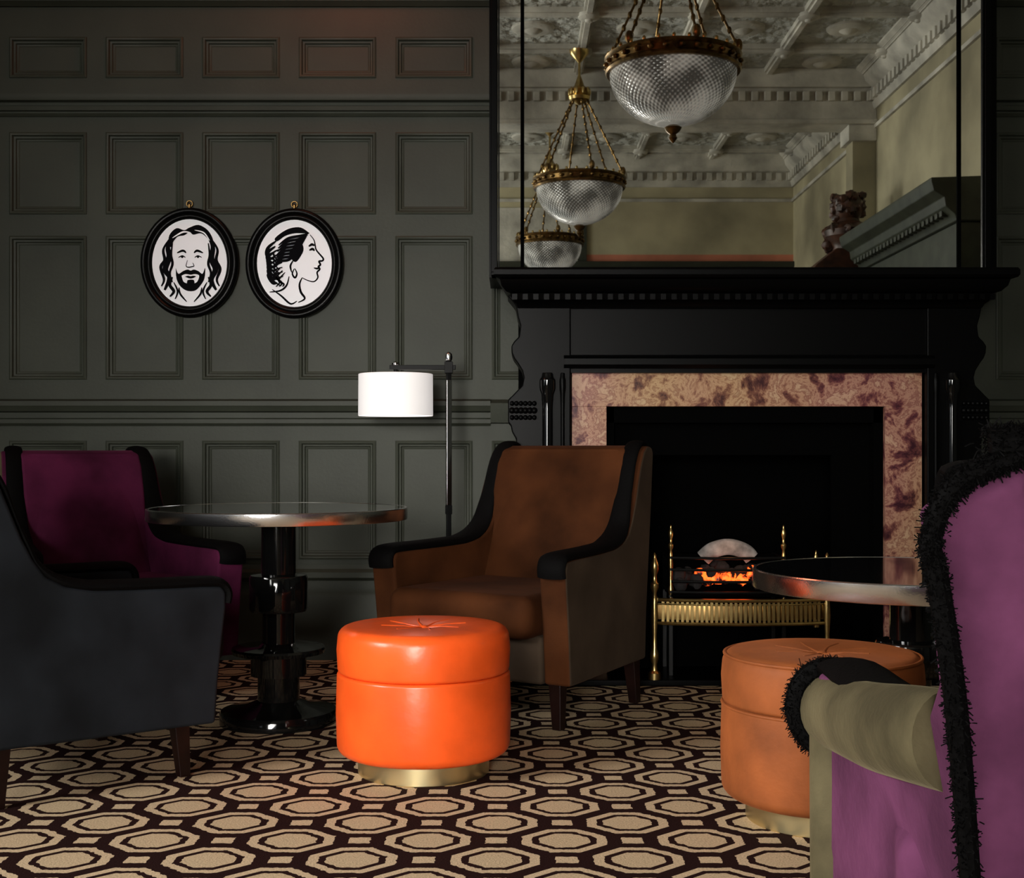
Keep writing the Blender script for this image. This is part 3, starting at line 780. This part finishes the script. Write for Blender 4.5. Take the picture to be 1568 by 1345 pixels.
        def fr(name, pts, r, n=10, dens=9000):
            b = MB(); P = cr(pts, n)
            b.sweep(P, 'trim', r*.8, seg=10)
            tot = sum((P[i+1]-P[i]).length for i in range(len(P)-1)); m = int(tot*dens)
            for q in range(m):
                i = random.randrange(len(P)-1); t = random.random(); p = P[i].lerp(P[i+1], t)
                tt = (P[i+1]-P[i]).normalized()
                a = Vector((random.gauss(0, 1), random.gauss(0, 1), random.gauss(0, 1))); a = (a-tt*a.dot(tt)*.7).normalized()
                c = Vector((random.gauss(0, 1), random.gauss(0, 1), random.gauss(0, 1)-.4))*.45
                p0 = p+a*r*.65; l = r*random.uniform(.15, .34)
                b.sweep([p0, p0+(a+c*.5)*l*.6, p0+(a+c*1.3)*l], 'trim', .0009, seg=3)
            b.build(name, E)
        for i, s in enumerate((-1, 1)):
            fr('fringe_%d' % (i+1), [(s*(xo(y, z)+.004), y-.006, z) for y, z in [(.335, .38), (.36, .55), (.385, .70), (.398, .83), (.402, .88)]]+[(s*(xo(.4, .9)-.025), .400, .94), (s*(xo(.4, .9)-.08), .395, .968), (s*(xo(.4, .9)-.14), .388, .98)], .0165)
            ring = [(s*(xo(-.4)-.025+.062*math.cos(a)), -.405, .520+.072*math.sin(a)) for a in [k*math.pi/6 for k in range(13)]]
            fr('arm_ruffle_%d' % (i+1), ring, .024, 4)
        fr('top_fringe', [(-.26, .385, .985), (0, .385, 1.0), (.26, .385, .985)], .028)
    return E
armchair((.045, 4.89, 0), -33, 'brown', 'brownout', wf=.415, wb=.34, sc=1.02)
armchair((-1.65, 5.13, 0), 35, 'purple', 'olive', seat='purple', wf=.44, wb=.30)
armchair((-1.40, 3.90, 0), 130, 'navy', 'navy', backout='navyback', sc=.97)
armchair((.895, 1.777, 0), 166, 'magenta', 'magenta', backout='magenta', fringe=True, wf=.46, wb=.325)

# ------------------------------------------------------------ lights
def area(name, loc, target, sx, sy, e, col=(1, 1, 1), spread=180):
    d = bpy.data.lights.new(name, 'AREA'); d.shape = 'RECTANGLE'; d.size = sx; d.size_y = sy; d.energy = e; d.color = col; d.spread = math.radians(spread)
    o = bpy.data.objects.new(name, d); bpy.context.collection.objects.link(o); o.location = loc
    o.rotation_euler = (Vector(target)-Vector(loc)).to_track_quat('-Z', 'Y').to_euler(); return o
area('daylight_window_side', (-4.45, 1.0, 2.1), (.4, 3.1, .1), 1.9, 1.9, 68, (1, .985, .96), 66)
area('daylight_window_rear', (-1.2, YB+.1, 1.5), (-.2, 4.6, .65), 2.7, 2.4, 41, (1, .965, .91), 31)
area('ceiling_fill', (-4.4, -4.2, 3.2), (2, -3, 4.6), 1.8, 2.4, 220, (1, .99, .93))  # added fill lamp, aimed up to brighten the mirrored ceiling
area('ceiling_fill_fore', (-4.4, 1.5, 3.9), (2, .5, 5), 1.8, 1.2, 50, (1, .99, .94), 90)  # second added fill for the ceiling, set above the side window
p = bpy.data.lights.new('fire_glow', 'POINT'); p.energy = .3; p.color = (1, .4, .15); p.shadow_soft_size = .06
o = bpy.data.objects.new('fire_glow', p); o.location = (.92, 5.36, .58); bpy.context.collection.objects.link(o)
p = bpy.data.lights.new('warm_uplight', 'POINT'); p.energy = 16; p.color = (1, .24, .12); p.shadow_soft_size = .25
o = bpy.data.objects.new('warm_uplight', p); o.location = (-.8, 5.3, 3.45); bpy.context.collection.objects.link(o)
w = bpy.data.worlds.new('world'); S.world = w; w.use_nodes = True
w.node_tree.nodes['Background'].inputs[0].default_value = (.5, .6, .7, 1); w.node_tree.nodes['Background'].inputs[1].default_value = .1

# ------------------------------------------------------------ camera
c = bpy.data.cameras.new('camera'); c.sensor_width = 36; c.lens = 44.8; c.shift_y = .0112; c.clip_start = .05
o = bpy.data.objects.new('camera', c); bpy.context.collection.objects.link(o); o.location = (0, 0, .98); o.rotation_euler = (math.radians(90), 0, 0)
S.camera = o
